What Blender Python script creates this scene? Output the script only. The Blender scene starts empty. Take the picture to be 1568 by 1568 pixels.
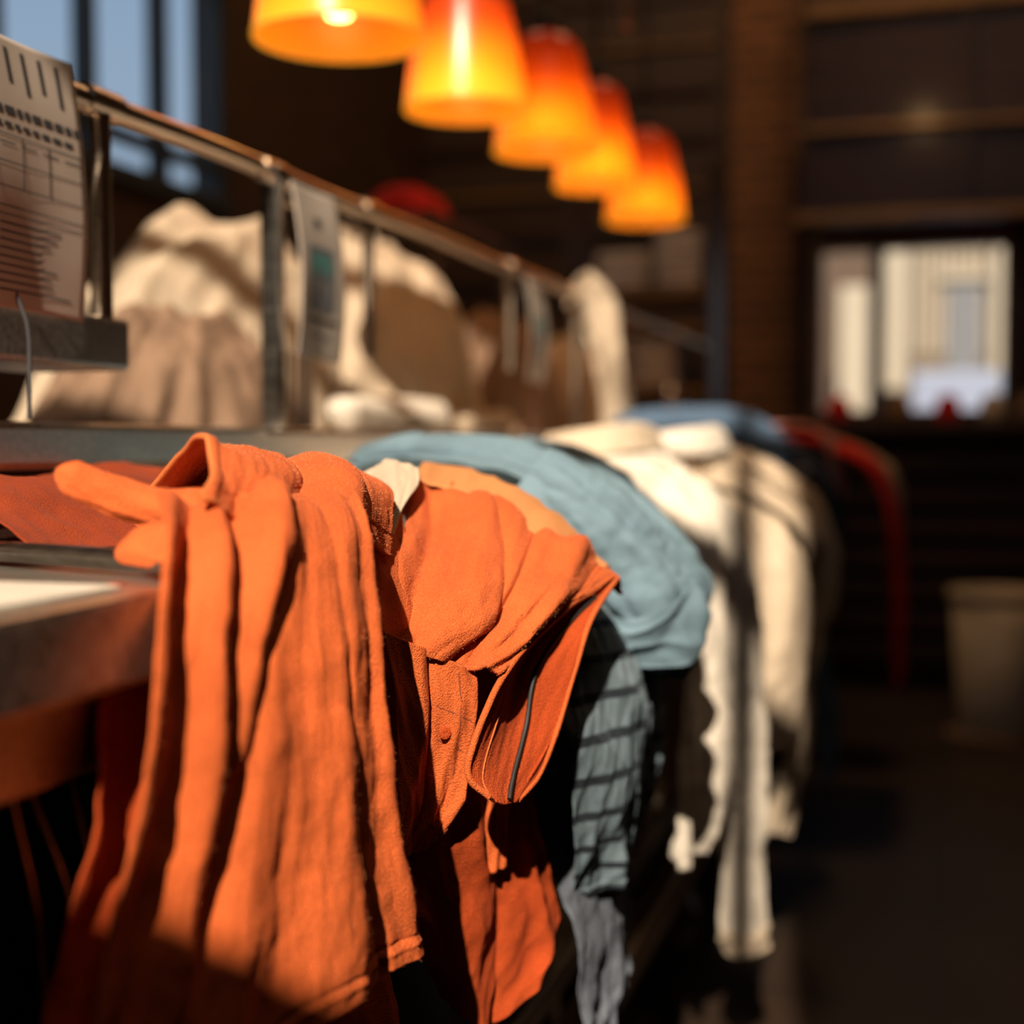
import bpy, math, random
import numpy as np
from mathutils import Vector
random.seed(4)
ZC=1.02
scene=bpy.context.scene
COL=scene.collection
try:
    scene.view_settings.view_transform='Standard'
    scene.view_settings.look='None'
except Exception as e: print(e)

# ---------------------------------------------------------------- materials
def newmat(name):
    m=bpy.data.materials.new(name); m.use_nodes=True
    nt=m.node_tree; b=nt.nodes['Principled BSDF']
    return m,nt,b
def setin(b,k,v):
    if k in b.inputs: b.inputs[k].default_value=v
def ramp(nt,c0,c1,p0=0.3,p1=0.7):
    r=nt.nodes.new('ShaderNodeValToRGB')
    r.color_ramp.elements[0].color=(*c0,1); r.color_ramp.elements[1].color=(*c1,1)
    r.color_ramp.elements[0].position=p0; r.color_ramp.elements[1].position=p1
    return r
def coords(nt,scale=(1,1,1),kind='Object'):
    tc=nt.nodes.new('ShaderNodeTexCoord'); mp=nt.nodes.new('ShaderNodeMapping')
    mp.inputs['Scale'].default_value=scale
    nt.links.new(tc.outputs[kind],mp.inputs['Vector']); return mp
def fabric(name,c,weave=800,bump=.7,sheen=.6,trans=.12,var=.7,stripe=None,bd=.0014):
    m,nt,b=newmat(name)
    mp=coords(nt)
    n=nt.nodes.new('ShaderNodeTexNoise'); n.inputs['Scale'].default_value=weave; n.inputs['Detail'].default_value=1
    n2=nt.nodes.new('ShaderNodeTexNoise'); n2.inputs['Scale'].default_value=9; n2.inputs['Detail'].default_value=3
    for q in (n,n2): nt.links.new(mp.outputs[0],q.inputs['Vector'])
    ad=nt.nodes.new('ShaderNodeMath'); ad.operation='ADD'
    nt.links.new(n.outputs['Fac'],ad.inputs[0]); nt.links.new(n2.outputs['Fac'],ad.inputs[1])
    hl=nt.nodes.new('ShaderNodeMath'); hl.operation='MULTIPLY'; hl.inputs[1].default_value=.5
    nt.links.new(ad.outputs[0],hl.inputs[0])
    dark=tuple(x*var for x in c)
    r=ramp(nt,dark,c,.38,.62); nt.links.new(hl.outputs[0],r.inputs[0])
    src=r.outputs[0]
    if stripe:
        uv=coords(nt,(1,1,1),'UV')
        w=nt.nodes.new('ShaderNodeTexWave'); w.inputs['Scale'].default_value=stripe[1]
        w.bands_direction=stripe[2]; w.inputs['Distortion'].default_value=.4
        nt.links.new(uv.outputs[0],w.inputs['Vector'])
        rr=ramp(nt,(0,0,0),(1,1,1),.80,.9); nt.links.new(w.outputs['Fac'],rr.inputs[0])
        mix=nt.nodes.new('ShaderNodeMixRGB'); nt.links.new(rr.outputs[0],mix.inputs[0])
        nt.links.new(src,mix.inputs[1]); mix.inputs[2].default_value=(*stripe[0],1)
        src=mix.outputs[0]
    nt.links.new(src,b.inputs['Base Color'])
    bp=nt.nodes.new('ShaderNodeBump'); bp.inputs['Strength'].default_value=bump; bp.inputs['Distance'].default_value=bd
    nt.links.new(n.outputs['Fac'],bp.inputs['Height']); nt.links.new(bp.outputs[0],b.inputs['Normal'])
    setin(b,'Roughness',.85); setin(b,'Sheen Weight',sheen*.35); setin(b,'Sheen Roughness',.4)
    setin(b,'Sheen Tint',(*[min(1,x*1.3+.1) for x in c],1)); setin(b,'Specular IOR Level',.15)
    tr=nt.nodes.new('ShaderNodeBsdfTranslucent'); nt.links.new(src,tr.inputs['Color'])
    ms=nt.nodes.new('ShaderNodeMixShader'); ms.inputs[0].default_value=trans
    out=nt.nodes['Material Output']
    nt.links.new(b.outputs[0],ms.inputs[1]); nt.links.new(tr.outputs[0],ms.inputs[2]); nt.links.new(ms.outputs[0],out.inputs['Surface'])
    return m
def metal(name,c,rough=.35,met=1.0,scale=(4,60,60)):
    m,nt,b=newmat(name); mp=coords(nt,scale)
    n=nt.nodes.new('ShaderNodeTexNoise'); n.inputs['Scale'].default_value=3; n.inputs['Detail'].default_value=4
    nt.links.new(mp.outputs[0],n.inputs['Vector'])
    r=ramp(nt,tuple(x*.7 for x in c),c); nt.links.new(n.outputs['Fac'],r.inputs[0]); nt.links.new(r.outputs[0],b.inputs['Base Color'])
    rr=nt.nodes.new('ShaderNodeMapRange'); rr.inputs['To Min'].default_value=rough*.75; rr.inputs['To Max'].default_value=rough*1.3
    nt.links.new(n.outputs['Fac'],rr.inputs['Value']); nt.links.new(rr.outputs[0],b.inputs['Roughness'])
    setin(b,'Metallic',met); return m
def wood(name,c,scale=(1,1,12),rough=.5,plank=None):
    m,nt,b=newmat(name); mp=coords(nt,scale)
    n=nt.nodes.new('ShaderNodeTexNoise'); n.inputs['Scale'].default_value=2.5; n.inputs['Detail'].default_value=6
    nt.links.new(mp.outputs[0],n.inputs['Vector'])
    r=ramp(nt,tuple(x*.45 for x in c),c,.3,.7); nt.links.new(n.outputs['Fac'],r.inputs[0])
    nt.links.new(r.outputs[0],b.inputs['Base Color']); setin(b,'Roughness',rough); return m
def plain(name,c,rough=.6,emit=None,es=0):
    m,nt,b=newmat(name); mp=coords(nt)
    n=nt.nodes.new('ShaderNodeTexNoise'); n.inputs['Scale'].default_value=12; n.inputs['Detail'].default_value=3
    nt.links.new(mp.outputs[0],n.inputs['Vector'])
    r=ramp(nt,tuple(x*.85 for x in c),c); nt.links.new(n.outputs['Fac'],r.inputs[0]); nt.links.new(r.outputs[0],b.inputs['Base Color'])
    setin(b,'Roughness',rough)
    if emit: setin(b,'Emission Color',(*emit,1)); setin(b,'Emission Strength',es)
    return m
def tiles(name,c1,c2,mo,bw,rh,ms,off=0,rot=None,rough=.5):
    m,nt,b=newmat(name); mp=coords(nt)
    if rot: mp.inputs['Rotation'].default_value=rot
    br=nt.nodes.new('ShaderNodeTexBrick'); br.offset=off
    br.inputs['Color1'].default_value=(*c1,1); br.inputs['Color2'].default_value=(*c2,1)
    br.inputs['Mortar'].default_value=(*mo,1); br.inputs['Scale'].default_value=1
    br.inputs['Mortar Size'].default_value=ms; br.inputs['Brick Width'].default_value=bw; br.inputs['Row Height'].default_value=rh
    nt.links.new(mp.outputs[0],br.inputs['Vector']); nt.links.new(br.outputs['Color'],b.inputs['Base Color'])
    setin(b,'Roughness',rough); return m

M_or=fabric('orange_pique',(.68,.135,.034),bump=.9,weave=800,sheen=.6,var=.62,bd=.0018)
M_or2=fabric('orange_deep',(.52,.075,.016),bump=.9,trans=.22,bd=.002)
M_or4=fabric('orange_painted_shade',(.26,.04,.012),bump=.8,trans=.1)  # orange cloth with shade put into the base colour
M_or3=fabric('orange_lining',(.72,.30,.11),trans=.2)
M_orb=fabric('orange_binding',(.70,.18,.05))
M_fuzz=plain('orange_lint',(.85,.32,.14),.9)
M_seam=plain('dark_seam_thread',(.16,.03,.010),.8)
M_blk=plain('black_thread',(.01,.008,.008))
M_cream=fabric('cream_cotton',(.60,.48,.36))
M_white=fabric('white_cotton',(.74,.66,.57))
M_beige=fabric('beige_canvas',(.48,.38,.28))
M_brown=fabric('brown_canvas',(.24,.15,.10))
M_blue=fabric('light_blue_denim',(.17,.26,.325))
M_bluestripe=fabric('blue_grey_stripe',(.20,.27,.32),stripe=((.015,.018,.028),3.0,'Y'))
M_grey=fabric('slate_cotton',(.14,.16,.20))
M_navy=fabric('navy_cotton',(.03,.045,.09))
M_red=fabric('red_cotton',(.80,.03,.02))
M_pink=fabric('pink_cotton',(.60,.27,.24))
M_jean=fabric('jean_denim',(.08,.13,.21))
M_steel=metal('steel_brushed',(.62,.57,.52),.36)
M_chrome=metal('steel_polished',(.8,.76,.70),.2)
M_rail=metal('bronze_rail',(.56,.45,.35),.30)
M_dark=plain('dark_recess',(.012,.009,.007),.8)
M_woodw=wood('wood_wall_dark',(.070,.033,.013),(1.2,1.2,14))
M_brick=tiles('brick_pillar',(.26,.11,.04),(.17,.07,.027),(.07,.04,.02),.22,.075,.010,.5,(math.radians(90),0,0),.8)
M_woodc=wood('wood_cabinet',(.040,.016,.007),(1,1,10),.35)
M_woodt=wood('wood_trim_gold',(.30,.16,.05),(2,2,10),.4)
M_ceil=wood('wood_ceiling',(.06,.032,.014),(12,1,1))
M_floor=tiles('floor_tiles',(.022,.011,.006),(.016,.008,.0045),(.007,.004,.003),.33,.33,.008,0,None,.55)
M_paper=plain('tag_paper',(.42,.35,.30),.8)
M_ink=plain('tag_ink',(.03,.03,.035),.8)
M_teal=plain('tag_teal',(.03,.28,.25),.6)
M_slate=plain('tag_slate',(.12,.13,.15),.7)
M_frame=plain('window_frame_dark',(.03,.035,.04),.5)
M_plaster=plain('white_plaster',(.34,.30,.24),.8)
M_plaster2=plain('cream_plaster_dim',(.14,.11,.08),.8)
M_bin=plain('bin_plastic',(.50,.42,.32),.5)

crumple_tex=bpy.data.textures.new('crumple','CLOUDS'); crumple_tex.noise_scale=.055; crumple_tex.noise_depth=2
try: crumple_tex.noise_basis='IMPROVED_PERLIN'
except Exception: pass
# ---------------------------------------------------------------- builders
def V(x,y,z): return (x,y,ZC+z)
def empty(name):
    o=bpy.data.objects.new(name,None); COL.objects.link(o); return o
def addmesh(name,verts,faces,mat,parent=None,smooth=True,uvs=None):
    me=bpy.data.meshes.new(name); me.from_pydata([tuple(map(float,v)) for v in verts],[],[tuple(int(i) for i in f) for f in faces]); me.update()
    if uvs is not None:
        ul=me.uv_layers.new(name='UVMap')
        li=np.zeros(len(me.loops),dtype=np.int32); me.loops.foreach_get('vertex_index',li)
        ul.data.foreach_set('uv',np.asarray(uvs,dtype=np.float32)[li].ravel())
    if smooth: me.polygons.foreach_set('use_smooth',[True]*len(me.polygons))
    me.materials.append(mat)
    o=bpy.data.objects.new(name,me); COL.objects.link(o)
    if parent: o.parent=parent
    return o
def crumple(o,s):
    if s:
        d=o.modifiers.new('crumple','DISPLACE'); d.texture=crumple_tex; d.texture_coords='LOCAL'; d.strength=s; d.mid_level=.5
def box(name,b,mat,parent=None,bev=.004):
    x0,x1,y0,y1,z0,z1=b
    vs=[(x,y,z) for x in (x0,x1) for y in (y0,y1) for z in (z0,z1)]
    fs=[(0,1,3,2),(4,6,7,5),(0,4,5,1),(2,3,7,6),(0,2,6,4),(1,5,7,3)]
    o=addmesh(name,vs,fs,mat,parent,False)
    if bev: 
        m=o.modifiers.new('bevel','BEVEL'); m.width=bev; m.segments=2
    return o
def cr(P,n):
    P=np.asarray(P,float); k=len(P)
    Q=np.concatenate([[2*P[0]-P[1]],P,[2*P[-1]-P[-2]]])
    s=np.linspace(0,k-1,n); i=np.minimum(s.astype(int),k-2); t=(s-i)
    t=t.reshape([-1]+[1]*(P.ndim-1))
    a,b,c,d=Q[i],Q[i+1],Q[i+2],Q[i+3]
    return .5*((2*b)+(c-a)*t+(2*a-5*b+4*c-d)*t**2+(3*b-a-3*c+d)*t**3)
def wr(U,Vv,seed,su,sv,n=9,sharp=True):
    """wrinkle noise: sum of warped ridged waves"""
    r=np.random.RandomState(seed); out=np.zeros_like(U)
    wu=.25*np.sin(U*5*r.rand()+Vv*4+r.rand()*6); 
    for i in range(n):
        f=.5+1.6*r.rand(); a=(r.rand()-.5)*.9
        ph=r.rand()*6.28
        q=np.sin(6.28*f*(U*su*np.cos(a)+Vv*sv*np.sin(a)+ wu*.3*su*r.rand())+ph+1.3*np.sin(3*Vv*r.rand()*3+ph))
        out+= (1-np.abs(q)*2 if sharp and i%2 else q)/f
    return out/n
def ridges(L):
    """gaussian folds; negative width = sharp pinched crease"""
    def f(U,Vv):
        o=np.zeros_like(U)
        for (c0,c1,w,a0,a1) in L:
            c=c0+(c1-c0)*Vv; amp=(a0+(a1-a0)*Vv)
            if w<0: o+=amp*np.exp(-np.sqrt(((U-c)/w)**2+.02))
            else: o+=amp*np.exp(-((U-c)/w)**2)
        return o
    return f
def surf(name,ctrl,nu,nv,mat,parent,disp=None,thick=.0016,hem=None,facing=(.5,-.7,.5),cru=0):
    C=np.asarray(ctrl,float); C[...,2]+=ZC
    A=cr(C,nv); A=cr(A.transpose(1,0,2),nu).transpose(1,0,2)
    U,Vv=np.meshgrid(np.linspace(0,1,nu),np.linspace(0,1,nv))
    if disp is not None:
        du=np.gradient(A,axis=1); dv=np.gradient(A,axis=0); N=np.cross(du,dv); N/=np.linalg.norm(N,axis=2,keepdims=True)+1e-9
        if (N.reshape(-1,3).mean(0)@np.array(facing))<0: N=-N
        A=A+N*disp(U,Vv)[...,None]
    idx=np.arange(nu*nv).reshape(nv,nu)
    F=np.stack([idx[:-1,:-1],idx[:-1,1:],idx[1:,1:],idx[1:,:-1]],-1).reshape(-1,4)
    o=addmesh(name,A.reshape(-1,3),F,mat,parent,True,np.stack([U,Vv],-1).reshape(-1,2))
    crumple(o,cru)
    s=o.modifiers.new('thick','SOLIDIFY'); s.thickness=thick; s.offset=0
    return o,A
def limb(name,path,mat,parent,nu=72,nv=140,seed=1,fold=.35,N0=(.8,-.6,0),closed=(False,False),cru=.010):
    """flattened cloth tube; path rows = x,y,z,half_width,half_depth"""
    P=cr(np.asarray(path,float),nv); C=P[:,:3].copy(); C[:,2]+=ZC
    T=np.gradient(C,axis=0); T/=np.linalg.norm(T,axis=1,keepdims=True)
    N0=np.array(N0,float); S=np.cross(T,N0); S/=np.linalg.norm(S,axis=1,keepdims=True)+1e-9; N=np.cross(S,T)
    th=np.linspace(0,2*np.pi,nu,endpoint=False)
    TH,VV=np.meshgrid(th,np.linspace(0,1,nv))
    UU=(np.sin(TH)+1)/2*.5+np.cos(TH)*.25
    k=1+fold*wr(UU,VV,seed,2.2,.8)+.10*np.sin(3*TH+5*VV+seed)
    e0=np.ones(nv)
    if closed[0]: e0*=np.clip(np.linspace(0,1,nv)*14,0.02,1)**.5
    if closed[1]: e0*=np.clip((1-np.linspace(0,1,nv))*14,0.02,1)**.5
    X=C[:,None,:]+ (S[:,None,:]*(P[:,3]*e0)[:,None,None]*np.cos(TH)[...,None]+N[:,None,:]*(P[:,4]*e0)[:,None,None]*np.sin(TH)[...,None])*k[...,None]
    idx=np.arange(nu*nv).reshape(nv,nu); nx=np.roll(idx,-1,axis=1)
    F=np.stack([idx[:-1],nx[:-1],nx[1:],idx[1:]],-1).reshape(-1,4)
    o=addmesh(name,X.reshape(-1,3),F,mat,parent,True)
    crumple(o,cru)
    s=o.modifiers.new('thick','SOLIDIFY'); s.thickness=.0018; s.offset=-1
    return o
def tube(name,pts,r,mat,parent=None,cyc=False,res=6):
    cu=bpy.data.curves.new(name,'CURVE'); cu.dimensions='3D'; cu.bevel_depth=r; cu.bevel_resolution=res; cu.use_fill_caps=True
    sp=cu.splines.new('POLY'); sp.points.add(len(pts)-1)
    for p,q in zip(sp.points,pts): p.co=(*q,1)
    sp.use_cyclic_u=cyc
    cu.materials.append(mat); o=bpy.data.objects.new(name,cu); COL.objects.link(o)
    if parent: o.parent=parent
    return o
def lathe(name,prof,c,mat,parent=None,n=64,thick=None):
    vs=[];fs=[]
    for (r,z) in prof:
        for i in range(n):
            a=2*math.pi*i/n; vs.append((c[0]+r*math.cos(a),c[1]+r*math.sin(a),c[2]+z))
    for j in range(len(prof)-1):
        for i in range(n):
            k=(i+1)%n; fs.append((j*n+i,j*n+k,(j+1)*n+k,(j+1)*n+i))
    o=addmesh(name,vs,fs,mat,parent)
    if thick: s=o.modifiers.new('t','SOLIDIFY'); s.thickness=thick
    return o
def heap(name,cx,cy,z0,rx,ry,h,mat,seed,fold=.16,parent=None,lean=(0,0),cru=.014):
    nu,nv=240,110
    TH,R=np.meshgrid(np.linspace(0,2*np.pi,nu,endpoint=False),np.linspace(0,1,nv))
    cx_=np.cos(TH)*.5*R+.3; sy=np.sin(TH)*.5*R
    w=wr(cx_,sy,seed,2.0,2.6,10)+.4*wr(sy,cx_,seed+3,3,4,10)
    w2=wr(np.cos(TH)*.5,np.sin(TH)*.5,seed+7,1.6,1.6,6,False)
    w3=wr(np.cos(TH)*.5+.2*R,np.sin(TH)*.5,seed+9,2.6,2.6,8)*R
    rad=R*(1+.12*w2)
    prof=(1-R**3.6)*(1-.15*R)
    k=(1+.14*w+.20*w3)
    X=cx+rx*rad*np.cos(TH)*k+lean[0]*prof; Y=cy+ry*rad*np.sin(TH)*k+lean[1]*prof
    Z=ZC+z0+h*prof*(1+fold*1.0*w)
    idx=np.arange(nu*nv).reshape(nv,nu); nx=np.roll(idx,-1,axis=1)
    F=np.stack([idx[:-1],nx[:-1],nx[1:],idx[1:]],-1).reshape(-1,4)
    o=addmesh(name,np.stack([X,Y,Z],-1).reshape(-1,3),F,mat,parent); crumple(o,cru)
    return o

# ---------------------------------------------------------------- room shell
XL,XR,YB,YF,H=-2.6,2.2,-1.8,7.0,5.6
box('floor',(XL-.2,XR+.2,YB-.2,YF+.2,-.1,0),M_floor,bev=0)
box('ceiling',(XL-.2,XR+.2,YB-.2,YF+.2,H,H+.1),M_ceil,bev=0)
for i in range(8):
    y=-1.2+i*1.1
    box('ceiling_beam' ,(XL,XR,y,y+.14,H-.10,H),M_woodw)
w=empty('wall_left')
zb,zt=1.9,2.75
box('lower',(XL-.15,XL,YB,YF,0,zb),M_woodw,w,0); box('upper',(XL-.15,XL,YB,YF,zt,H),M_woodw,w,0)
for a,b in ((YB,2.6),(4.85,YF)): box('pier',(XL-.15,XL,a,b,zb,zt),M_woodw,w,0)
w=empty('window_2')
box('sill',(XL-.1,XL+.04,2.6,4.85,zb-.03,zb+.03),M_frame,w); box('head',(XL-.1,XL+.03,2.6,4.85,zt-.04,zt),M_frame,w)
for y in (2.63,3.1,3.5,3.97,4.41,4.82): box('mullion',(XL-.06,XL+.0,y-.03,y+.03,zb,zt),M_frame,w)
box('transom',(XL-.07,XL+.01,2.6,4.85,2.02,2.06),M_frame,w)
box('wall_right',(XR,XR+.15,YB,YF,0,H),M_woodw,bev=0)
# rear wall (behind the viewer) with an added opening, shaped to aim sun at the garments
rx0,rx1,rz0,rz1=-1.25,.36,2.57,5.45
w=empty('wall_rear')
box('left_part',(XL,rx0,YB-.15,YB,0,H),M_woodw,w,0); box('right_part',(rx1,XR,YB-.15,YB,0,H),M_woodw,w,0)
box('under',(rx0,rx1,YB-.15,YB,0,rz0),M_woodw,w,0); box('over',(rx0,rx1,YB-.15,YB,rz1,H),M_woodw,w,0)
w=empty('added_sun_opening')  # unseen opening added for the sun; its bars break up the light
for x in (rx0,-.80,.24,rx1): box('mullion',(x-.02,x+.02,YB-.08,YB,rz0,rz1),M_frame,w)
for z in (rz0,3.66,4.25,4.85,rz1): box('transom',(rx0,rx1,YB-.08,YB,z-.022,z+.022),M_frame,w)
w=empty('wall_front')
wx0,wx1,wz0,wz1=-.60,.26,ZC+.15,ZC+.94
box('left_part',(XL,wx0,YF,YF+.15,0,H),M_woodw,w,0); box('right_part',(wx1,XR,YF,YF+.15,0,H),M_woodw,w,0)
box('under',(wx0,wx1,YF,YF+.15,0,wz0),M_woodw,w,0); box('over',(wx0,wx1,YF,YF+.15,wz1,H),M_woodw,w,0)
for i in range(14): box('plank_batten',(XL,-1.1,YF-.03,YF,.2+i*.23,.225+i*.23),M_woodt if i%3==0 else M_woodc,w,0)
w=empty('window_3')
box('frame_l',(wx0-.04,wx0+.02,YF-.03,YF+.1,wz0,wz1),M_woodt,w); box('frame_r',(wx1-.02,wx1+.04,YF-.03,YF+.1,wz0,wz1),M_woodt,w)
box('frame_t',(wx0-.04,wx1+.04,YF-.03,YF+.1,wz1-.02,wz1+.04),M_woodt,w); box('frame_b',(wx0-.04,wx1+.04,YF-.06,YF+.1,wz0-.04,wz0+.01),M_woodt,w)
box('mullion',(-.36,-.33,YF,YF+.05,wz0,wz1),M_woodc,w)
# exterior seen through the window
w=empty('building_facade')
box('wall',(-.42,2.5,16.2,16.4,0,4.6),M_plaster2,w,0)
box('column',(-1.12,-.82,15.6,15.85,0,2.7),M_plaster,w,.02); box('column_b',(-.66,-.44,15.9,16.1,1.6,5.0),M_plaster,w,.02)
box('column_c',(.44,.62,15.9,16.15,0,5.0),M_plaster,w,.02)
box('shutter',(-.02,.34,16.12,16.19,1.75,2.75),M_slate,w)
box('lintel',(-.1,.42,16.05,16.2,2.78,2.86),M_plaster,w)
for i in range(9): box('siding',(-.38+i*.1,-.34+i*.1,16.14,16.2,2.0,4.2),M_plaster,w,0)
box('street_ground',(-8,6,7.3,22,-.1,0),plain('asphalt',(.06,.06,.065)),bev=0)
box('timber_fence',(-6,-.45,17.0,17.2,0,4.4),M_woodw,bev=0)
box('planter_box',(-.35,.5,14.9,15.3,0,1.75),plain('pale_blue_paint',(.20,.24,.35)),bev=.03)

# pillar, cabinet, back counter
box('brick_pillar',(-1.02,-.70,6.88,6.99,0,H-.11),M_brick,bev=.01)
w=empty('overhead_cabinet')
CT=3.3
box('body',(-.62,1.6,6.45,6.96,ZC+1.0,CT),M_woodc,w)
for z,t in ((ZC+.97,.04),(ZC+1.36,.025),(ZC+1.86,.05)): box('ledge',(-.66,1.6,6.40,6.5,z,z+t),M_woodt,w)
for x in (-.64,.05,.75): box('stile',(x,x+.04,6.42,6.5,ZC+1.0,CT),M_woodc,w)
w=empty('bar_counter')
box('top',(-.85,1.7,6.0,6.85,1.06,1.11),M_woodc,w,.01)
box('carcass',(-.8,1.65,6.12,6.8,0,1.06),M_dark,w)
for i in range(7): box('slat',(-.82,1.66,6.08,6.12,.12+i*.13,.19+i*.13),M_woodc,w)
for i,(x,c) in enumerate(((-.45,M_red),(-.2,M_woodt),(.0,M_red),(.18,M_bin),(.33,M_brown))):
    lathe('jar' if i%2 else 'bowl',[(.0,0),(.045,0),(.055,.03),(.05,.09),(.03,.11),(.03,.12),(0,.12)],(x,6.3,1.11),c)
# waste bin
w=empty('waste_bin')
c=(.17,5.2,0)
lathe('bucket',[(0,.0),(.115,0),(.12,.02),(.150,.50),(.145,.50),(.115,.03),(0,.03)],c,M_bin,w)
lathe('rim',[(.150,.47),(.162,.475),(.165,.50),(.158,.515),(.145,.51),(.143,.48)],c,M_bin,w)
lathe('base_ring',[(.0,.0),(.17,.0),(.17,.012),(.12,.03)],c,M_brown,w)

# ---------------------------------------------------------------- wash counter
CZ=ZC-.087
w=empty('steel_counter')
box('worktop',(-.98,-.45,.15,5.3,CZ-.055,CZ),M_steel,w,.006)
box('apron',(-.95,-.475,.17,5.28,CZ-.105,CZ-.055),M_steel,w,.004)
box('back_riser',(-1.0,-.87,.15,5.3,CZ,ZC-.03),M_steel,w,.003)
box('back_shelf',(-1.95,-.85,.15,5.3,ZC-.026,ZC+.022),M_steel,w,.008)
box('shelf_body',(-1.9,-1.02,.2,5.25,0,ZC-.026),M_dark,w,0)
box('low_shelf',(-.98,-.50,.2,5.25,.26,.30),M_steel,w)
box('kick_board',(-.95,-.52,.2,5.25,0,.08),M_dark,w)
for y in (.25,1.9,3.5,5.1):
    box('leg',(-.56,-.52,y,y+.04,0,CZ-.1),M_rail,w); 
box('curb_rail',(-.46,-.42,.9,5.2,.24,.30),M_rail,w)
# wire basket hanging beneath
w=empty('wire_basket')
for i in range(16):
    y=.42+i*.035
    pts=[(-.50-.01*math.sin(i*1.7),y,CZ-.11),(-.49+.015*math.sin(i),y+.006*math.sin(i*2),CZ-.2),(-.50+.01*math.cos(i),y+.012,CZ-.32),(-.60,y,CZ-.38),(-.8,y,CZ-.38)]
    tube('wire',[tuple(p) for p in cr(pts,24)],.0022,M_rail,w,res=2)
tube('wire_rim',[(-.5,.40,CZ-.31),(-.5,1.0,CZ-.31)],.004,M_rail,w)
# rod & tray on counter
w=empty('towel_bar')
tube('rod',[(-.90,.955,CZ+.009),(-.47,.795,CZ+.012)],.0075,M_chrome,w)
box('end_block',(-.93,-.88,.93,.98,CZ,CZ+.02),M_steel,w)
box('baking_paper',(-.80,-.47,.25,.74,CZ+.001,CZ+.003),M_white,bev=0)

# ---------------------------------------------------------------- rail
w=empty('guard_rail')
RX=-.85
zr=.355
P=[(RX,y,ZC+zr+.002*math.sin(y*9)) for y in np.linspace(.6,5.2,60)]
tube('top_rail',P,.0125,M_rail,w)
def flare(y):
    tube('joint',[(RX,y-.03,ZC+zr),(RX,y+.03,ZC+zr)],.0155,M_rail,w)
for y,zb2,r in ((1.31,.10,.011),(1.70,.02,.010),(2.03,.133,.009),(2.77,.15,.011),(3.30,.02,.014),(3.9,.02,.012),(4.6,.02,.012),(.75,.1,.011)):
    tube('post',[(RX,y,ZC+zr),(RX,y,ZC+zb2)],r,M_rail,w); flare(y)
tube('post_back',[(RX-.1,1.33,ZC+zr-.03),(RX-.1,1.33,ZC+.1)],.012,M_rail,w)
box('bracket_plate',(RX-.12,RX+.012,.6,1.345,ZC+.078,ZC+.133),M_steel,w,.006)
tube('mid_bar',[(RX,1.70,ZC+zr-.03),(RX,2.03,ZC+zr-.035)],.006,M_rail,w)
box('plate_clip',(RX-.01,RX+.016,1.69,1.71,ZC+.02,ZC+.36),M_chrome,w,.002)
tube('wire_loop',[tuple(p) for p in cr([(RX+.02,1.13,ZC+.15),(RX+.03,1.14,ZC+.11),(RX+.03,1.142,ZC+.06),(RX+.03,1.14,ZC+.024)],20)],.002,M_ink,w)

def tag(name,y0,y1,z0,z1,x,style):
    e=empty(name)
    n=5; ctrl=[]
    for i in range(n):
        t=i/(n-1); z=z1+(z0-z1)*t
        sh=.012*math.sin(t*3.0); yy=.012*t
        ctrl.append([(x+.004+sh,y0+yy,z),(x+sh+.002*math.sin(6*t),(y0+y1)/2+yy,z),(x+sh+.003,y1+yy,z-.004*t)])
    o,A=surf('paper',ctrl,20,60,M_paper,e,thick=.0006)
    def patch(u0,u1,v0,v1,mat,nm):
        us=np.linspace(u0,u1,6)*(A.shape[1]-1); vs=np.linspace(v0,v1,8)*(A.shape[0]-1)
        pts=[]
        for v in vs:
            for u in us:
                i=int(min(v,A.shape[0]-2)); j=int(min(u,A.shape[1]-2)); fv=v-i; fu=u-j
                p=(A[i,j]*(1-fu)+A[i,j+1]*fu)*(1-fv)+(A[i+1,j]*(1-fu)+A[i+1,j+1]*fu)*fv
                pts.append(p+np.array([.0008,-.0003,0]))
        fs=[(a*6+b,a*6+b+1,(a+1)*6+b+1,(a+1)*6+b) for a in range(7) for b in range(5)]
        addmesh(nm,pts,fs,mat,e)
    if style==1:
        rr=random.Random(2)
        for k in range(5): patch(.12+.17*k,.16+.17*k,.04,.20-.03*(k%2),M_ink,'mark')
        x0=.08
        for k in range(9):
            wd=.05+.05*rr.random(); patch(x0,x0+wd,.265,.295,M_ink,'letter'); x0+=wd+.025
        x0=.08
        for k in range(8):
            wd=.05+.04*rr.random(); patch(x0,x0+wd,.325,.345,M_ink,'letter'); x0+=wd+.03
        for v in (.37,.47,.56,.63,.66): patch(.06,.95,v,v+.004,M_ink,'rule')
        for u in (.06,.35,.62,.945): patch(u,u+.012,.37,.56,M_ink,'rule')
        for k in range(9): patch(.1,.55+.35*rr.random(),.69+k*.03,.697+k*.03,M_ink,'line')
        for k in range(4): patch(.12+.22*k,.28+.22*k,.40,.405,M_ink,'line')
    else:
        patch(.22,.78,.34,.72,M_slate,'screen_body'); patch(.30,.70,.38,.50,M_teal,'screen')
        patch(.30,.45,.54,.68,M_paper,'key'); patch(.54,.70,.54,.68,M_paper,'key')
        patch(.2,.85,.76,.79,M_ink,'line'); patch(.40,.56,.17,.23,M_ink,'logo'); patch(.25,.75,.86,.875,M_slate,'line')
    return e
tag('paper_receipt',1.075,1.225,.125,.372,RX+.020,1)
tag('price_tag',1.715,1.86,.118,.345,RX+.018,2)
tag('price_tag',2.80,2.93,.13,.34,RX+.018,2)
box('tag_stem',(RX-.0,RX+.015,1.745,1.80,ZC+.022,ZC+.125),M_brown,bev=.003)

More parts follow.
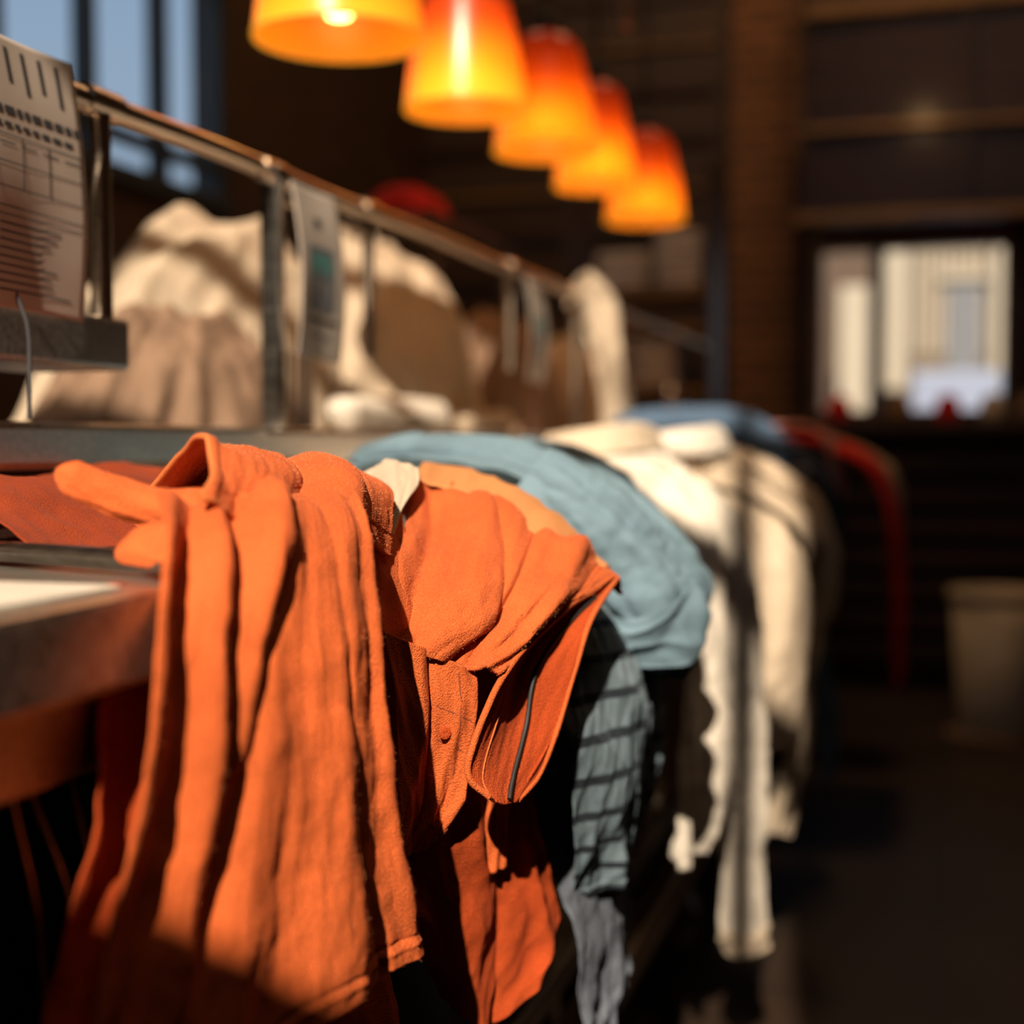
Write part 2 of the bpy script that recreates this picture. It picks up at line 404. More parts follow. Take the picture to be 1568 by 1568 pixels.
# ---------------------------------------------------------------- clothes behind the rail
heap('beige_laundry_pile',-1.30,2.25,.02,.24,.42,.39,M_beige,3,.20,lean=(.03,.1))
heap('brown_laundry_pile',-1.17,2.0,.02,.16,.30,.20,M_brown,11,.22)
heap('beige_laundry_pile',-1.30,3.15,.02,.25,.42,.46,M_beige,21,.2)
heap('brown_laundry_pile',-1.25,3.9,.02,.22,.40,.36,M_brown,5,.25)
heap('cream_laundry_pile',-1.2,4.6,.02,.22,.3,.33,M_cream,8,.25)
limb('rolled_towel',[(-1.00,2.24,.055,.028,.028),(-1.00,2.4,.055,.031,.031),(-1.00,2.6,.055,.031,.031),(-1.00,2.78,.055,.029,.029)],M_white,None,fold=.05,closed=(True,True),cru=0)
limb('rolled_towel',[(-1.02,2.95,.05,.024,.024),(-1.02,3.1,.05,.025,.025),(-1.02,3.3,.05,.025,.025)],M_beige,None,fold=.08,closed=(True,True),cru=0)
limb('hanging_cloth',[(-.85,3.32,.37,.05,.02),(-.82,3.38,.33,.055,.03),(-.80,3.42,.22,.035,.03),(-.80,3.48,.12,.03,.025),(-.80,3.52,.04,.04,.025)],M_cream,None,seed=44,fold=.5)
w=empty('storage_rack')
for y in (3.65,4.3):
    for x in (-1.75,-1.36): box('upright',(x,x+.03,y,y+.03,ZC+.023,ZC+.62),M_woodw,w)
box('board',(-1.78,-1.32,3.6,4.38,ZC+.60,ZC+.625),M_woodw,w)
heap('red_cap',-1.53,3.93,.627,.15,.17,.13,M_red,9,.05,cru=.004)
# linen shelf at the back
w=empty('linen_shelf')
for z in (.22,.46,.60): box('board',(-1.45,-.88,5.45,5.8,ZC+z-.03,ZC+z),M_woodt,w)
for x in (-1.45,-.90): box('side',(x,x+.025,5.45,5.8,0,ZC+1.1),M_woodw,w)
def folded(name,x,y,z,n,wd,dp,mat):
    e=empty(name)
    for i in range(n):
        zz=z
        ctrl=[[(x-wd/2,y-dp/2,zz+i*.035+.015),(x,y-dp/2-.008,zz+i*.035+.002),(x+wd/2,y-dp/2,zz+i*.035+.015)],
              [(x-wd/2,y-dp/2+.01,zz+i*.035+.033),(x,y-dp/2,zz+i*.035+.035),(x+wd/2,y-dp/2+.01,zz+i*.035+.033)],
              [(x-wd/2,y+dp/2,zz+i*.035+.033),(x,y+dp/2,zz+i*.035+.036),(x+wd/2,y+dp/2,zz+i*.035+.033)]]
        surf('fold',ctrl,20,20,mat,e,thick=.018)
folded('folded_linen',-1.22,5.6,.60,4,.2,.24,M_white)
folded('folded_linen',-1.0,5.6,.60,6,.18,.24,M_white)
folded('folded_linen',-1.12,5.6,.22,5,.22,.24,M_white)
folded('folded_linen',-1.3,5.6,.22,3,.14,.24,M_pink)
lathe('glass_bottle',[(0,0),(.03,0),(.03,.10),(.012,.14),(.012,.18),(0,.18)],V(-.98,5.2,.03),M_chrome)

# ---------------------------------------------------------------- pendant lamps
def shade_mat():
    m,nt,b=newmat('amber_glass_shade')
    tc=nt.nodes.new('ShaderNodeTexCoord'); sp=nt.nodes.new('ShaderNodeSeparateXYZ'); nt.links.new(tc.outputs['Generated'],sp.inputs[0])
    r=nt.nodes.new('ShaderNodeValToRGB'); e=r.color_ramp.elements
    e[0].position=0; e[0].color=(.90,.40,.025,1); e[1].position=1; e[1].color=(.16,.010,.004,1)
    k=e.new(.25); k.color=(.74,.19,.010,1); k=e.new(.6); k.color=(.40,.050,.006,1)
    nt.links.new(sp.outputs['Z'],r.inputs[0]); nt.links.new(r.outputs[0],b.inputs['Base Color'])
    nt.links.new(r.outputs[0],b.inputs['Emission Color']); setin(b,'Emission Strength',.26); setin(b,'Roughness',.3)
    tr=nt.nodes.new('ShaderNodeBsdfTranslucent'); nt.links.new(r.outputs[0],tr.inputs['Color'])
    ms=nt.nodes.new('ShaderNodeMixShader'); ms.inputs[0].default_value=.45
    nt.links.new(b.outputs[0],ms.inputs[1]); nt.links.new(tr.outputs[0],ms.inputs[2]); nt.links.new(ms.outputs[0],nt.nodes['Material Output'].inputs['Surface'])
    return m
M_shade=shade_mat()
M_inner=plain('shade_lip_yellow',(.9,.50,.05),.4,(1,.45,.03),.35)
M_bulb=plain('warm_bulb',(1,.8,.5),.4,(1,.6,.15),14)
for (x,y,s) in ((-.985,2.23,1.06),(-.975,2.86,.95),(-.93,3.32,.92),(-.925,3.80,.82),(-.915,4.42,.92)):
    e=empty('pendant_lamp'); c=(x,y,ZC+(.68 if y<2.5 else .70))
    R=.135*s
    prof=[(R,0),(R*.975,.03),(R*.93,.08),(R*.84,.14),(R*.74,.20),(R*.64,.245),(R*.48,.268),(R*.25,.28),(.012,.285)]
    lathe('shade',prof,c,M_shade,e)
    lathe('rim',[(R-.003,.0),(R+.001,-.003),(R+.002,.003)],c,M_inner,e)
    lathe('cap',[(.0,.27),(.03,.27),(.03,.30),(.015,.33),(0,.33)],c,M_dark,e)
    lathe('bulb',[(0,.03),(.018,.035),(.030,.05),(.033,.075),(.025,.105),(.015,.135),(.014,.2),(0,.2)],c,M_bulb,e)
    tube('cord',[(x,y,ZC+1.02),(x,y,H)],.006,M_dark,e)
    l=bpy.data.lights.new('lamp_glow','POINT'); l.energy=.75; l.color=(1,.60,.24); l.shadow_soft_size=.02
    o=bpy.data.objects.new('lamp_glow',l); o.location=(x+.02,y-.065*s,ZC+.76); COL.objects.link(o); o.parent=e
for (x,y) in ((-.75,3.4),(-.5,5.0)):
    tube('ceiling_conduit',[(x,y,ZC+1.0),(x,y,H)],.012,M_woodt)

# ---------------------------------------------------------------- orange shirt (foreground)
S=empty('orange_shirt')
FUZZ=[]
# A front drape over the counter edge
cs=[0,.2,.4,.6,.8,1.0]
rows=[]
def lerp(a,b,t): return a+(b-a)*t
levels=[ # xL,xR,z,yL,yR
 (-.60,-.58,-.070,.98,1.16),(-.53,-.50,-.040,.88,1.10),(-.475,-.445,-.036,.79,1.02),(-.448,-.408,-.060,.745,.96),(-.432,-.388,-.115,.705,.93),
 (-.425,-.378,-.18,.680,.925),(-.43,-.372,-.25,.655,.93),(-.435,-.366,-.32,.625,.945),(-.44,-.36,-.38,.60,.963)]
hemz=[-.43,-.42,-.40,-.372,-.372,-.374]
for k,(xa,xb,z,y0,y1) in enumerate(levels):
    row=[]
    for j,c in enumerate(cs):
        hz=z
        if k==8: hz=hemz[j]
        elif k==7: hz=(z+ (hemz[j]-.38*-1)*.5) 
        row.append((lerp(xa,xb,c),lerp(y0,y1,c),hz))
    rows.append(row)
fA=ridges([(.04,.0,.05,.012,.010),(.15,.14,-.05,-.020,-.006),(.24,.26,.05,.014,.006),(.33,.35,-.04,-.018,-.002),
           (.56,.34,.13,.020,.014),(.76,.22,-.06,-.012,-.024),(.92,.66,.13,.012,.020),(.70,.86,-.03,.0,-.008),(.97,.97,.03,.010,.004)])
def dA(U,Vv):
    g=np.clip((Vv-.12)*3.5,0,1)
    bulge=.014*np.exp(-((U-.52)/.16)**2-((Vv-.36)/.10)**2)
    return fA(U,Vv)*g+bulge+.005*g*wr(U,Vv,5,2.2,2.2,9)+.0030*wr(U,Vv,9,4,4,10)+.0008*wr(U,Vv,19,12,9,10)+ .0014*np.exp(-((Vv-.972)/.005)**2)-.0014*np.exp(-((Vv-.958)/.003)**2)
o,_=surf('front_drape',rows,300,360,M_or,S,dA,cru=.012); FUZZ.append((o,16000))
# second layer inside, behind the hem
rows=[]
for k,(xa,xb,z,y0,y1) in enumerate(levels[3:]):
    rows.append([(lerp(xa,xb,c)-.04,lerp(y0+.01,y1+.08,c),z*1.25-.01) for c in cs])
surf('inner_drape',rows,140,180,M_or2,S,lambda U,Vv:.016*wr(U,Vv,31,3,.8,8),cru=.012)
# top bunch (shoulders) between counter & crest
rows=[[(-.74,1.20,-.078),(-.74,1.25,-.075),(-.74,1.30,-.07),(-.74,1.4,-.07)],
      [(-.66,1.06,-.070),(-.66,1.12,-.045),(-.66,1.2,-.04),(-.66,1.3,-.045)],
      [(-.57,.94,-.065),(-.57,1.0,-.032),(-.56,1.08,-.025),(-.56,1.22,-.035)],
      [(-.50,.85,-.070),(-.50,.91,-.040),(-.49,1.02,-.028),(-.49,1.18,-.036)],
      [(-.46,.79,-.085),(-.46,.86,-.075),(-.45,.98,-.065),(-.45,1.12,-.070)]]
surf('back_bunch',rows,160,140,M_or,S,lambda U,Vv:.007*wr(U,Vv,41,2.5,3.5,9),cru=.01)
# B collar flap
rows=[[(-.58,.95,-.040),(-.57,1.02,-.035),(-.57,1.12,-.038),(-.57,1.24,-.05)],
      [(-.53,.915,-.008),(-.53,1.0,-.010),(-.53,1.09,-.016),(-.53,1.22,-.034)],
      [(-.500,.885,.004),(-.498,.975,-.004),(-.495,1.07,-.014),(-.50,1.19,-.029)],
      [(-.474,.855,-.006),(-.462,.93,-.014),(-.448,1.02,-.024),(-.455,1.13,-.040)],
      [(-.458,.830,-.020),(-.444,.895,-.034),(-.428,.985,-.042),(-.436,1.09,-.060)],
      [(-.450,.802,-.034),(-.436,.872,-.060),(-.420,.955,-.066),(-.428,1.065,-.090)]]
def dB(U,Vv):
    return .006*wr(U,Vv,15,2,2,8)+.0020*wr(U,Vv,16,6,5,9)+.0020*np.exp(-((U-.02)/.02)**2)+ridges([(.80,.62,.08,.006,.012),(.62,.40,-.04,-.004,-.014)])(U,Vv)-.0014*np.exp(-((Vv-.90)/.008)**2)
o,A=surf('collar_flap',rows,220,170,M_or,S,dB,thick=.003); FUZZ.append((o,12000))
tube('collar_edge',[tuple(p) for p in A[::3,0]],.0024,M_orb,S,res=3)
tube('collar_edge',[tuple(p) for p in A[-1,:120:3]],.0022,M_orb,S,res=3)
# rolled sleeve at left
o=limb('rolled_sleeve',[(-.565,.815,-.018,.008,.009),(-.545,.83,-.030,.012,.011),(-.515,.845,-.041,.014,.012),(-.475,.845,-.046,.017,.013),(-.448,.850,-.048,.018,.013),(-.432,.875,-.056,.014,.012)],M_or,S,fold=.3,seed=3,N0=(.3,-.4,.8),closed=(True,True)); FUZZ.append((o,4000))
limb('rolled_sleeve_end',[(-.512,.812,-.072,.009,.009),(-.492,.805,-.068,.013,.012),(-.470,.800,-.066,.014,.012),(-.45,.795,-.072,.010,.010)],M_or,S,fold=.2,seed=6,N0=(.3,-.4,.8),closed=(True,True))
# orange cloth lying at back left, its shade put into the darker colour
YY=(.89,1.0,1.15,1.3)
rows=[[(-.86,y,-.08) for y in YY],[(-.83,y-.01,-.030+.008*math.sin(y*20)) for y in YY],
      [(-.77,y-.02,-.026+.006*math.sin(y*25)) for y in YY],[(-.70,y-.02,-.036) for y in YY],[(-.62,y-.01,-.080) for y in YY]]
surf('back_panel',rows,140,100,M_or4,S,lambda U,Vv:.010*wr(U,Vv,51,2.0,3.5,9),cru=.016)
# C right sleeve
rows=[[(-.54,1.33,-.07),(-.47,1.38,-.08),(-.40,1.37,-.10),(-.34,1.36,-.13),(-.30,1.35,-.145)],
      [(-.50,1.25,-.026),(-.45,1.293,-.036),(-.38,1.277,-.062),(-.33,1.279,-.094),(-.298,1.31,-.126)],
      [(-.46,1.18,-.066),(-.41,1.178,-.082),(-.355,1.171,-.100),(-.325,1.209,-.122),(-.305,1.25,-.135)],
      [(-.432,1.09,-.095),(-.388,1.088,-.128),(-.350,1.10,-.145),(-.33,1.139,-.150),(-.318,1.195,-.146)],
      [(-.425,1.05,-.140),(-.400,1.055,-.166),(-.378,1.072,-.175),(-.355,1.084,-.184),(-.340,1.09,-.182)]]
def dC(U,Vv):
    return ridges([(.42,.30,.07,.012,.003),(.62,.50,-.05,-.012,-.016),(.78,.75,.06,.012,.008),(.18,.10,.05,-.006,-.014),(.93,.93,.03,.002,.002),(.3,.62,-.04,-.006,-.012)])(U,Vv)+.008*wr(U,Vv,71,2,2.2,9)+.003*wr(U,Vv,72,5,5,9)-.0022*np.exp(-((U-.90)/.006)**2)-.0014*np.exp(-((U-.925)/.004)**2)
o,_=surf('sleeve_upper',rows,260,220,M_or,S,dC,thick=.003,cru=.008); FUZZ.append((o,14000))
rows=[[(-.310,1.26,-.134),(-.302,1.285,-.131),(-.297,1.312,-.126)],
      [(-.320,1.19,-.147),(-.325,1.22,-.155),(-.303,1.232,-.157)],
      [(-.336,1.108,-.176),(-.345,1.16,-.190),(-.310,1.202,-.199)],
      [(-.352,1.083,-.214),(-.350,1.145,-.235),(-.320,1.173,-.251)],
      [(-.365,1.072,-.262),(-.350,1.11,-.275),(-.330,1.158,-.282)],
      [(-.350,1.085,-.287),(-.345,1.10,-.295),(-.340,1.125,-.298)]]
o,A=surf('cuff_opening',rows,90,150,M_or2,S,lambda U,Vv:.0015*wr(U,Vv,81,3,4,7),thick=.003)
tube('cuff_edge',[tuple(p) for p in A[::3,-1]],.0026,M_or,S,res=3)
tube('cuff_edge',[tuple(p) for p in A[::3,0]],.0028,M_or,S,res=3)
tube('cuff_slit',[tuple(p+np.array([.003,-.004,0])) for p in A[12:-8:3,58]],.0020,M_blk,S,res=3)
tube('cuff_stitch',[tuple(p+np.array([.0018,-.002,0])) for p in A[5:-5:3,20]],.0006,M_orb,S,res=2)
# outer back of the sleeve (turns away)
rows=[[(-.298,1.312,-.126),(-.33,1.36,-.13),(-.40,1.40,-.14)],[(-.304,1.232,-.158),(-.34,1.32,-.18),(-.40,1.38,-.2)],
      [(-.312,1.202,-.2),(-.35,1.28,-.22),(-.40,1.34,-.25)],[(-.322,1.17,-.252),(-.36,1.24,-.27),(-.41,1.3,-.3)],[(-.341,1.125,-.298),(-.37,1.19,-.31),(-.42,1.25,-.34)]]
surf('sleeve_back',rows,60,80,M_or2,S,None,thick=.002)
rows=[[(-.43,1.10,-.14),(-.39,1.15,-.15),(-.345,1.21,-.16)],[(-.42,1.12,-.22),(-.39,1.16,-.22),(-.355,1.20,-.22)],[(-.42,1.13,-.30),(-.39,1.16,-.30),(-.365,1.19,-.30)],[(-.43,1.14,-.38),(-.40,1.17,-.38),(-.37,1.2,-.38)]]
surf('under_sleeve_panel',rows,70,90,M_or,S,lambda U,Vv:.006*wr(U,Vv,67,2,1.5,7),cru=.01)
# yellow lining behind the shoulder
rows=[[(-.52,1.40,-.06),(-.44,1.42,-.07),(-.36,1.40,-.11),(-.31,1.36,-.14)],
      [(-.50,1.34,-.018),(-.44,1.35,-.030),(-.365,1.32,-.062),(-.31,1.33,-.118)],
      [(-.48,1.25,-.034),(-.43,1.265,-.046),(-.37,1.25,-.075),(-.31,1.30,-.125)]]
surf('shoulder_lining',rows,90,50,M_or3,S,lambda U,Vv:.004*wr(U,Vv,61,3,2,7))
# pale collar tip
rows=[[(-.535,1.245,-.03),(-.50,1.245,-.016),(-.468,1.235,-.022)],[(-.52,1.21,-.040),(-.485,1.20,-.030),(-.455,1.20,-.034)],[(-.475,1.135,-.052),(-.465,1.14,-.052),(-.452,1.15,-.058)],[(-.445,1.08,-.078),(-.443,1.085,-.08),(-.44,1.095,-.084)]]
surf('collar_tip',rows,60,60,M_cream,S,lambda U,Vv:.003*wr(U,Vv,65,2,2,6),thick=.003)
# shadowed folds joining drape and sleeve
rows=[[(-.46,.98,-.05),(-.455,1.06,-.055),(-.46,1.16,-.05)],[(-.435,.98,-.09),(-.428,1.07,-.10),(-.43,1.13,-.10)],[(-.43,1.0,-.15),(-.412,1.07,-.16),(-.40,1.14,-.16)],[(-.44,1.0,-.24),(-.43,1.09,-.25),(-.42,1.16,-.25)],[(-.45,1.0,-.36),(-.44,1.10,-.36),(-.43,1.18,-.36)]]
surf('side_panel',rows,80,120,M_or,S,lambda U,Vv:.007*wr(U,Vv,66,1.5,1,7),cru=.01)
# D1 placket with buttons
rows=[[(-.415,1.02,-.145),(-.392,1.06,-.165),(-.364,1.092,-.186)],[(-.412,1.03,-.20),(-.390,1.065,-.21),(-.364,1.092,-.215)],
      [(-.412,1.04,-.25),(-.395,1.075,-.255),(-.372,1.096,-.262)],[(-.415,1.05,-.295),(-.402,1.085,-.30),(-.382,1.104,-.30)],[(-.422,1.06,-.336),(-.412,1.09,-.338),(-.395,1.108,-.322)]]
o,A=surf('button_placket',rows,80,120,M_or,S,lambda U,Vv:.007*wr(U,Vv,91,2,2.2,8)+ridges([(.5,.4,-.06,-.008,-.006)])(U,Vv),thick=.003)
def seam(u0,v0,u1,v1):
    tube('seam_line',[tuple(A[int(lerp(v0,v1,t)*119),int(lerp(u0,u1,t)*79)]+np.array([.0005,-.0005,0])) for t in np.linspace(0,1,24)],.0010,M_seam,S,res=2)
seam(.30,.22,.97,.32); seam(.30,.40,.97,.46); seam(.80,.05,.80,.97)
for v in (45,100):
    p=A[v,50]+np.array([.003,-.004,0])
    ob=lathe('shirt_button',[(0,-.001),(.005,-.001),(.0055,.001),(.004,.0016),(0,.001)],(0,0,0),M_or2,S,24)
    ob.rotation_euler=(math.radians(90),0,math.radians(38)); ob.location=tuple(p)
# D2 lower right panel
rows=[[(-.43,1.04,-.30),(-.395,1.11,-.29),(-.37,1.18,-.285),(-.355,1.235,-.285)],[(-.43,1.07,-.35),(-.40,1.13,-.36),(-.375,1.205,-.355),(-.36,1.25,-.345)],
      [(-.425,1.10,-.40),(-.40,1.15,-.415),(-.375,1.225,-.42),(-.352,1.28,-.41)],[(-.42,1.12,-.44),(-.40,1.17,-.465),(-.38,1.225,-.48),(-.350,1.305,-.462)],[(-.42,1.15,-.48),(-.40,1.18,-.515),(-.382,1.217,-.53),(-.362,1.275,-.495)]]
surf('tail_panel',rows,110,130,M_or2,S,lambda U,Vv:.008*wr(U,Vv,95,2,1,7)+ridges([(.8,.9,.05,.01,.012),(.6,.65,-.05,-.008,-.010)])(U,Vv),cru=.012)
# raised lint fibres on the brushed orange fabric
bpy.context.view_layer.update()
dg=bpy.context.evaluated_depsgraph_get()
rs=np.random.RandomState(3); fv=[];
for ob,cnt in FUZZ:
    ev=ob.evaluated_get(dg); me=ev.to_mesh()
    n=len(me.polygons); C=np.zeros(n*3); N=np.zeros(n*3)
    me.polygons.foreach_get('center',C); me.polygons.foreach_get('normal',N); C=C.reshape(-1,3); N=N.reshape(-1,3)
    k=rs.randint(0,n,cnt); P=C[k]+(rs.rand(cnt,3)-.5)*.001; Nn=N[k]
    D=Nn+rs.normal(0,.55,(cnt,3)); D/=np.linalg.norm(D,axis=1,keepdims=True)
    L=(.0008+.0018*rs.rand(cnt))[:,None]
    Wd=np.cross(D,rs.normal(0,1,(cnt,3))); Wd/=np.linalg.norm(Wd,axis=1,keepdims=True)+1e-9
    fv.append(np.stack([P-Wd*.00008,P+Wd*.00008,P+D*L],1))
    ev.to_mesh_clear()
fv=np.concatenate(fv).reshape(-1,3)
addmesh('lint_fibres',fv,np.arange(len(fv)).reshape(-1,3),M_fuzz,S,False)

# ---------------------------------------------------------------- blue shirt
S=empty('light_blue_shirt')
def drape(name,xs,ys0,ys1,zs0,zs1,mat,par,seed,fold=.02,nu=190,nv=220,w=2.2,cru=.016):
    rows=[]
    for x,a,b,z0,z1 in zip(xs,ys0,ys1,zs0,zs1):
        rows.append([(x+dx,lerp(a,b,t),lerp(z0,z1,t)) for t,dx in ((0,-.01),(.33,.012),(.66,.0),(1,-.012))])
    return surf(name,rows,nu,nv,mat,par,lambda U,Vv:(.25+Vv)*fold*1.8*wr(U,Vv,seed,w,.7,9,True)+.006*wr(U,Vv,seed+1,4,4,9)+.0012*wr(U,Vv,seed+2,9,8,9)+.0015*np.exp(-((Vv-.97)/.008)**2),cru=cru)
drape('body',(-.80,-.66,-.55,-.45,-.38,-.32,-.29,-.31,-.345),(1.62,1.58,1.54,1.50,1.48,1.47,1.49,1.5,1.5),(1.95,1.92,1.88,1.84,1.80,1.78,1.80,1.80,1.80),
      (-.06,-.025,-.022,-.035,-.068,-.115,-.17,-.23,-.28),(-.05,-.005,-.004,-.016,-.05,-.10,-.15,-.21,-.27),M_blue,S,101,.026,w=1.9)
limb('rolled_cuff',[(-.43,1.47,-.035,.04,.02),(-.37,1.47,-.075,.05,.025),(-.315,1.50,-.135,.052,.03),(-.295,1.53,-.19,.05,.032),(-.315,1.53,-.245,.045,.03)],M_blue,S,seed=14,fold=.65,nv=200,nu=110,cru=.022)
limb('cuff_band',[(-.305,1.50,-.165,.060,.038),(-.300,1.51,-.195,.061,.040),(-.305,1.52,-.225,.058,.038)],M_blue,S,seed=17,fold=.25)
limb('sleeve_roll',[(-.745,1.72,-.02,.012,.012),(-.66,1.66,-.008,.018,.014),(-.56,1.60,-.010,.022,.016),(-.47,1.56,-.025,.026,.018),(-.41,1.54,-.05,.03,.02)],M_blue,S,seed=13,fold=.35,closed=(True,False))
drape('striped_panel',(-.38,-.33,-.312,-.315,-.325,-.335),(1.26,1.26,1.26,1.28,1.32,1.36),(1.66,1.68,1.70,1.70,1.68,1.66),(-.12,-.18,-.25,-.33,-.40,-.46),(-.16,-.22,-.28,-.36,-.42,-.46),M_bluestripe,S,111,.008,cru=.010)
drape('grey_tail',(-.42,-.37,-.345,-.34,-.345,-.35),(1.30,1.32,1.34,1.37,1.40,1.43),(1.62,1.64,1.64,1.62,1.60,1.56),(-.3,-.38,-.46,-.54,-.60,-.66),(-.3,-.38,-.46,-.54,-.60,-.62),M_grey,S,115,.014)

# ---------------------------------------------------------------- white and cream shirts
def collar(name,cx,cy,z,r,h,mat,par,rot=0):
    rows=[]
    for j,(dr,dz) in enumerate(((0,-h*.3),(0,h*.8),(.008,h),(.02,h*.75),(.035,0))):
        rows.append([(cx+(r+dr)*math.cos(rot+a)*.75,cy+(r+dr)*math.sin(rot+a),z+dz-.010*abs(a)) for a in np.linspace(-2.1,2.1,7)])
    surf(name,rows,80,40,mat,par,lambda U,Vv:.003*wr(U,Vv,7,3,2,6),thick=.003)
S=empty('white_shirt')
drape('body',(-.86,-.70,-.56,-.45,-.38,-.335,-.315,-.31,-.315,-.32,-.335),(2.0,1.98,1.95,1.92,1.90,1.88,1.86,1.84,1.83,1.83,1.84),(2.5,2.46,2.42,2.36,2.32,2.3,2.28,2.28,2.28,2.28,2.26),
   (-.07,-.03,-.03,-.048,-.09,-.15,-.22,-.30,-.38,-.46,-.56),(-.05,-.01,-.005,-.02,-.07,-.13,-.21,-.30,-.40,-.50,-.60),M_white,S,121,.030)
limb('sleeve',[(-.40,2.02,-.06,.05,.03),(-.34,2.04,-.14,.055,.035),(-.305,2.08,-.28,.052,.035),(-.295,2.12,-.42,.048,.03),(-.29,2.14,-.56,.043,.028),(-.285,2.14,-.68,.038,.025),(-.285,2.15,-.765,.036,.024)],M_white,S,seed=24,fold=.55,nu=110,nv=220,cru=.014)
limb('cuff',[(-.286,2.15,-.735,.040,.027),(-.285,2.15,-.75,.041,.028),(-.285,2.15,-.772,.040,.027)],M_cream,S,seed=26,fold=.1)
collar('collar',-.56,2.35,-.01,.11,.045,M_cream,S,rot=-.6)
S=empty('cream_shirt')
drape('body',(-.88,-.70,-.56,-.44,-.34,-.265,-.225,-.235,-.28,-.26,-.245,-.265,-.29),(2.55,2.53,2.50,2.46,2.44,2.44,2.46,2.5,2.5,2.5,2.5,2.52,2.55),(3.0,2.98,2.95,2.92,2.88,2.82,2.74,2.74,2.78,2.80,2.82,2.78,2.74),
   (-.07,-.03,-.035,-.05,-.08,-.12,-.17,-.23,-.32,-.42,-.52,-.62,-.70),(-.05,-.01,-.01,-.02,-.06,-.11,-.16,-.22,-.32,-.42,-.52,-.64,-.75),M_cream,S,131,.030)
limb('sleeve',[(-.40,2.5,-.06,.05,.03),(-.31,2.48,-.14,.055,.04),(-.27,2.46,-.26,.06,.04),(-.275,2.46,-.40,.05,.035),(-.29,2.46,-.52,.045,.03)],M_cream,S,seed=34,fold=.5,cru=.014)
collar('collar',-.52,2.8,-.015,.12,.05,M_white,S,rot=-.4)
S=empty('beige_shirt')
drape('body',(-.88,-.66,-.5,-.38,-.30,-.245,-.235,-.25,-.27,-.29),(3.0,3.0,2.98,2.95,2.94,2.94,2.95,2.95,2.95,2.95),(3.4,3.38,3.36,3.30,3.2,3.15,3.12,3.12,3.12,3.1),
   (-.07,-.02,-.02,-.05,-.10,-.18,-.28,-.38,-.46,-.55),(-.05,-.0,-.0,-.03,-.09,-.17,-.28,-.38,-.48,-.58),M_beige,S,141,.022)
S=empty('navy_shirt')
drape('body',(-.86,-.7,-.55,-.42,-.33,-.27,-.26,-.28,-.30),(3.42,3.42,3.4,3.4,3.4,3.4,3.4,3.4,3.4),(3.9,3.88,3.85,3.8,3.8,3.78,3.78,3.78,3.78),
   (-.07,.0,.03,.02,-.03,-.10,-.2,-.32,-.42),(-.05,.0,.03,.02,-.03,-.10,-.2,-.32,-.42),M_navy,S,151,.02)
limb('sleeve_roll',[(-.8,3.45,.04,.03,.03),(-.6,3.44,.05,.035,.03),(-.45,3.44,.03,.04,.03),(-.36,3.42,-.05,.04,.03)],M_jean,S,seed=35,fold=.3,closed=(True,True))
S=empty('blue_jeans')
drape('leg',(-.5,-.4,-.33,-.29,-.27,-.26),(3.35,3.35,3.35,3.35,3.35,3.36),(3.7,3.7,3.68,3.66,3.64,3.6),(-.03,-.1,-.25,-.45,-.62,-.80),(-.03,-.1,-.25,-.45,-.62,-.78),M_jean,S,155,.02)
S=empty('pink_shirt')
drape('body',(-.8,-.6,-.46,-.34,-.29,-.28,-.30),(3.9,3.9,3.9,3.88,3.86,3.86,3.86),(4.25,4.25,4.25,4.2,4.15,4.15,4.15),(-.07,.02,.05,.04,-.02,-.12,-.20),(-.05,.02,.06,.04,-.02,-.12,-.20),M_pink,S,161,.02)
S=empty('red_shirt')
drape('body',(-.8,-.6,-.42,-.28,-.19,-.145,-.13,-.12,-.12),(3.88,3.88,3.88,3.88,3.88,3.88,3.88,3.88,3.90),(4.6,4.6,4.55,4.5,4.48,4.46,4.44,4.42,4.40),(-.09,-.01,.01,-.01,-.07,-.18,-.34,-.5,-.68),(-.05,.02,.03,.0,-.06,-.18,-.34,-.5,-.64),M_red,S,171,.024)
S=empty('white_towel')
drape('body',(-.8,-.6,-.42,-.28,-.18,-.155,-.155),(4.62,4.62,4.62,4.62,4.62,4.62,4.64),(4.95,4.95,4.95,4.95,4.92,4.92,4.9),(-.07,.0,.02,-.01,-.08,-.2,-.38),(-.05,.0,.02,-.01,-.08,-.2,-.36),M_cream,S,181,.02)
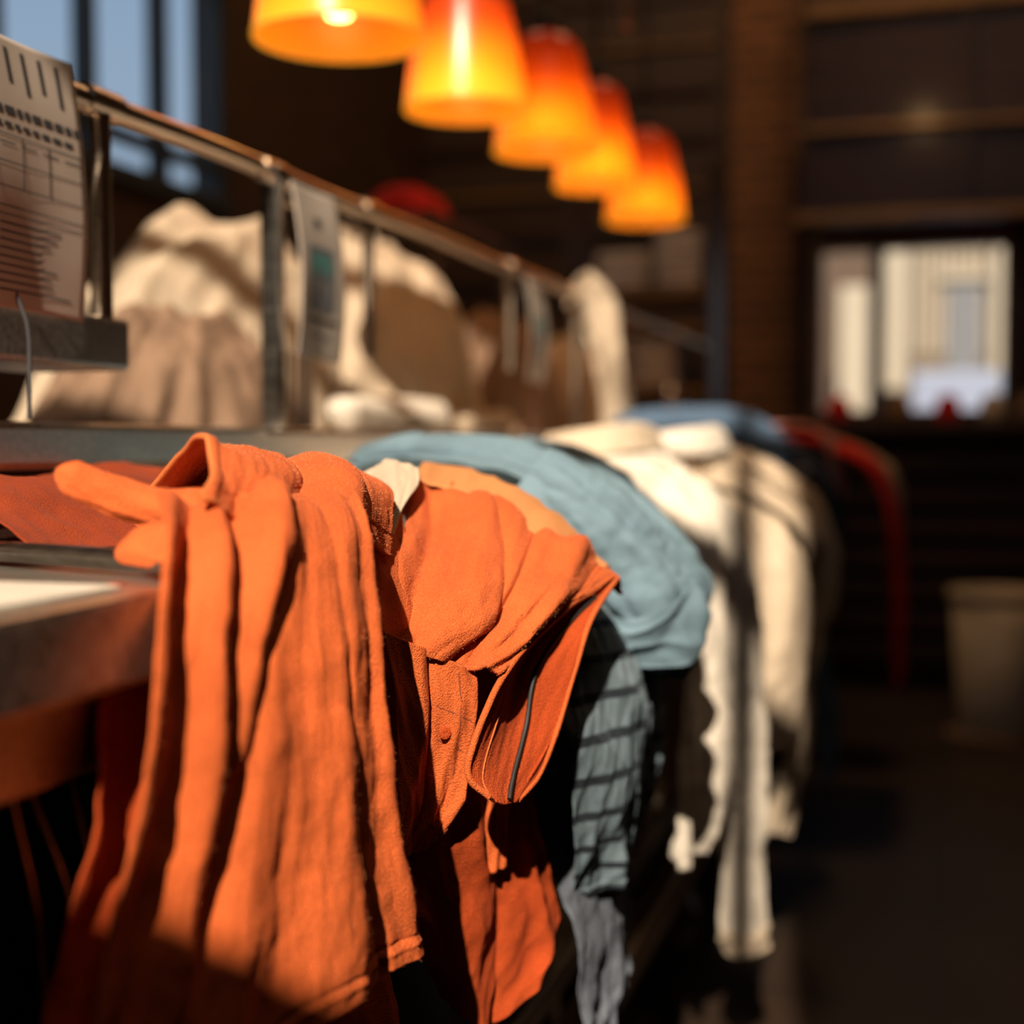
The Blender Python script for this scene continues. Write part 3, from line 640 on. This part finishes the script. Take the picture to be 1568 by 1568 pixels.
# laundry on the lower shelf
heap('grey_laundry_pile',-.70,1.6,.30-ZC,.17,.35,.22,M_grey,61,.25)
heap('beige_folded_bundle',-.68,2.3,.30-ZC,.17,.30,.20,M_beige,62,.25)
heap('white_folded_bundle',-.68,3.0,.30-ZC,.17,.30,.22,M_cream,63,.25)

# ---------------------------------------------------------------- lights
sun=bpy.data.lights.new('sun','SUN'); sun.energy=10; sun.color=(1,.84,.64); sun.angle=math.radians(.55)
o=bpy.data.objects.new('sun',sun); COL.objects.link(o)
o.rotation_euler=Vector((-.10,.75,-.55)).to_track_quat('-Z','Y').to_euler(); o.location=(1,-8,7)
def area(name,loc,size,e,c,rot=(0,0,0)):
    l=bpy.data.lights.new(name,'AREA'); l.energy=e; l.color=c; l.size=size
    o=bpy.data.objects.new(name,l); o.location=loc; o.rotation_euler=rot; COL.objects.link(o)
area('ceiling_fill',(.7,.4,4.7),.8,14,(1,.68,.42))  # these area lights are added fill, no fixtures hang there
area('ceiling_fill',(-.2,5.0,4.7),.6,32,(1,.58,.28))
area('ceiling_fill',(-1.8,4.6,4.7),.6,16,(1,.62,.34))
l=bpy.data.lights.new('cabinet_light','POINT'); l.energy=.8; l.color=(1,.6,.25); l.shadow_soft_size=.05
o=bpy.data.objects.new('cabinet_light',l); o.location=(-.12,6.2,ZC+1.45); COL.objects.link(o)
W=bpy.data.worlds.new('sky'); scene.world=W; W.use_nodes=True
nt=W.node_tree; bg=nt.nodes['Background']
tc=nt.nodes.new('ShaderNodeTexCoord'); sp=nt.nodes.new('ShaderNodeSeparateXYZ'); nt.links.new(tc.outputs['Generated'],sp.inputs[0])
r=ramp(nt,(.30,.38,.46),(.12,.22,.38),.0,.6); nt.links.new(sp.outputs['Z'],r.inputs[0]); nt.links.new(r.outputs[0],bg.inputs['Color'])
bg.inputs['Strength'].default_value=1.2

# ---------------------------------------------------------------- camera
cam=bpy.data.cameras.new('camera'); o=bpy.data.objects.new('camera',cam); COL.objects.link(o)
cam.lens=50; cam.sensor_width=36; cam.clip_start=.02
o.location=(0,0,ZC)
o.rotation_euler=(math.radians(90-2.73),0,math.radians(17))
cam.dof.use_dof=True; cam.dof.focus_distance=1.12; cam.dof.aperture_fstop=2.2; cam.dof.aperture_blades=0
scene.camera=o
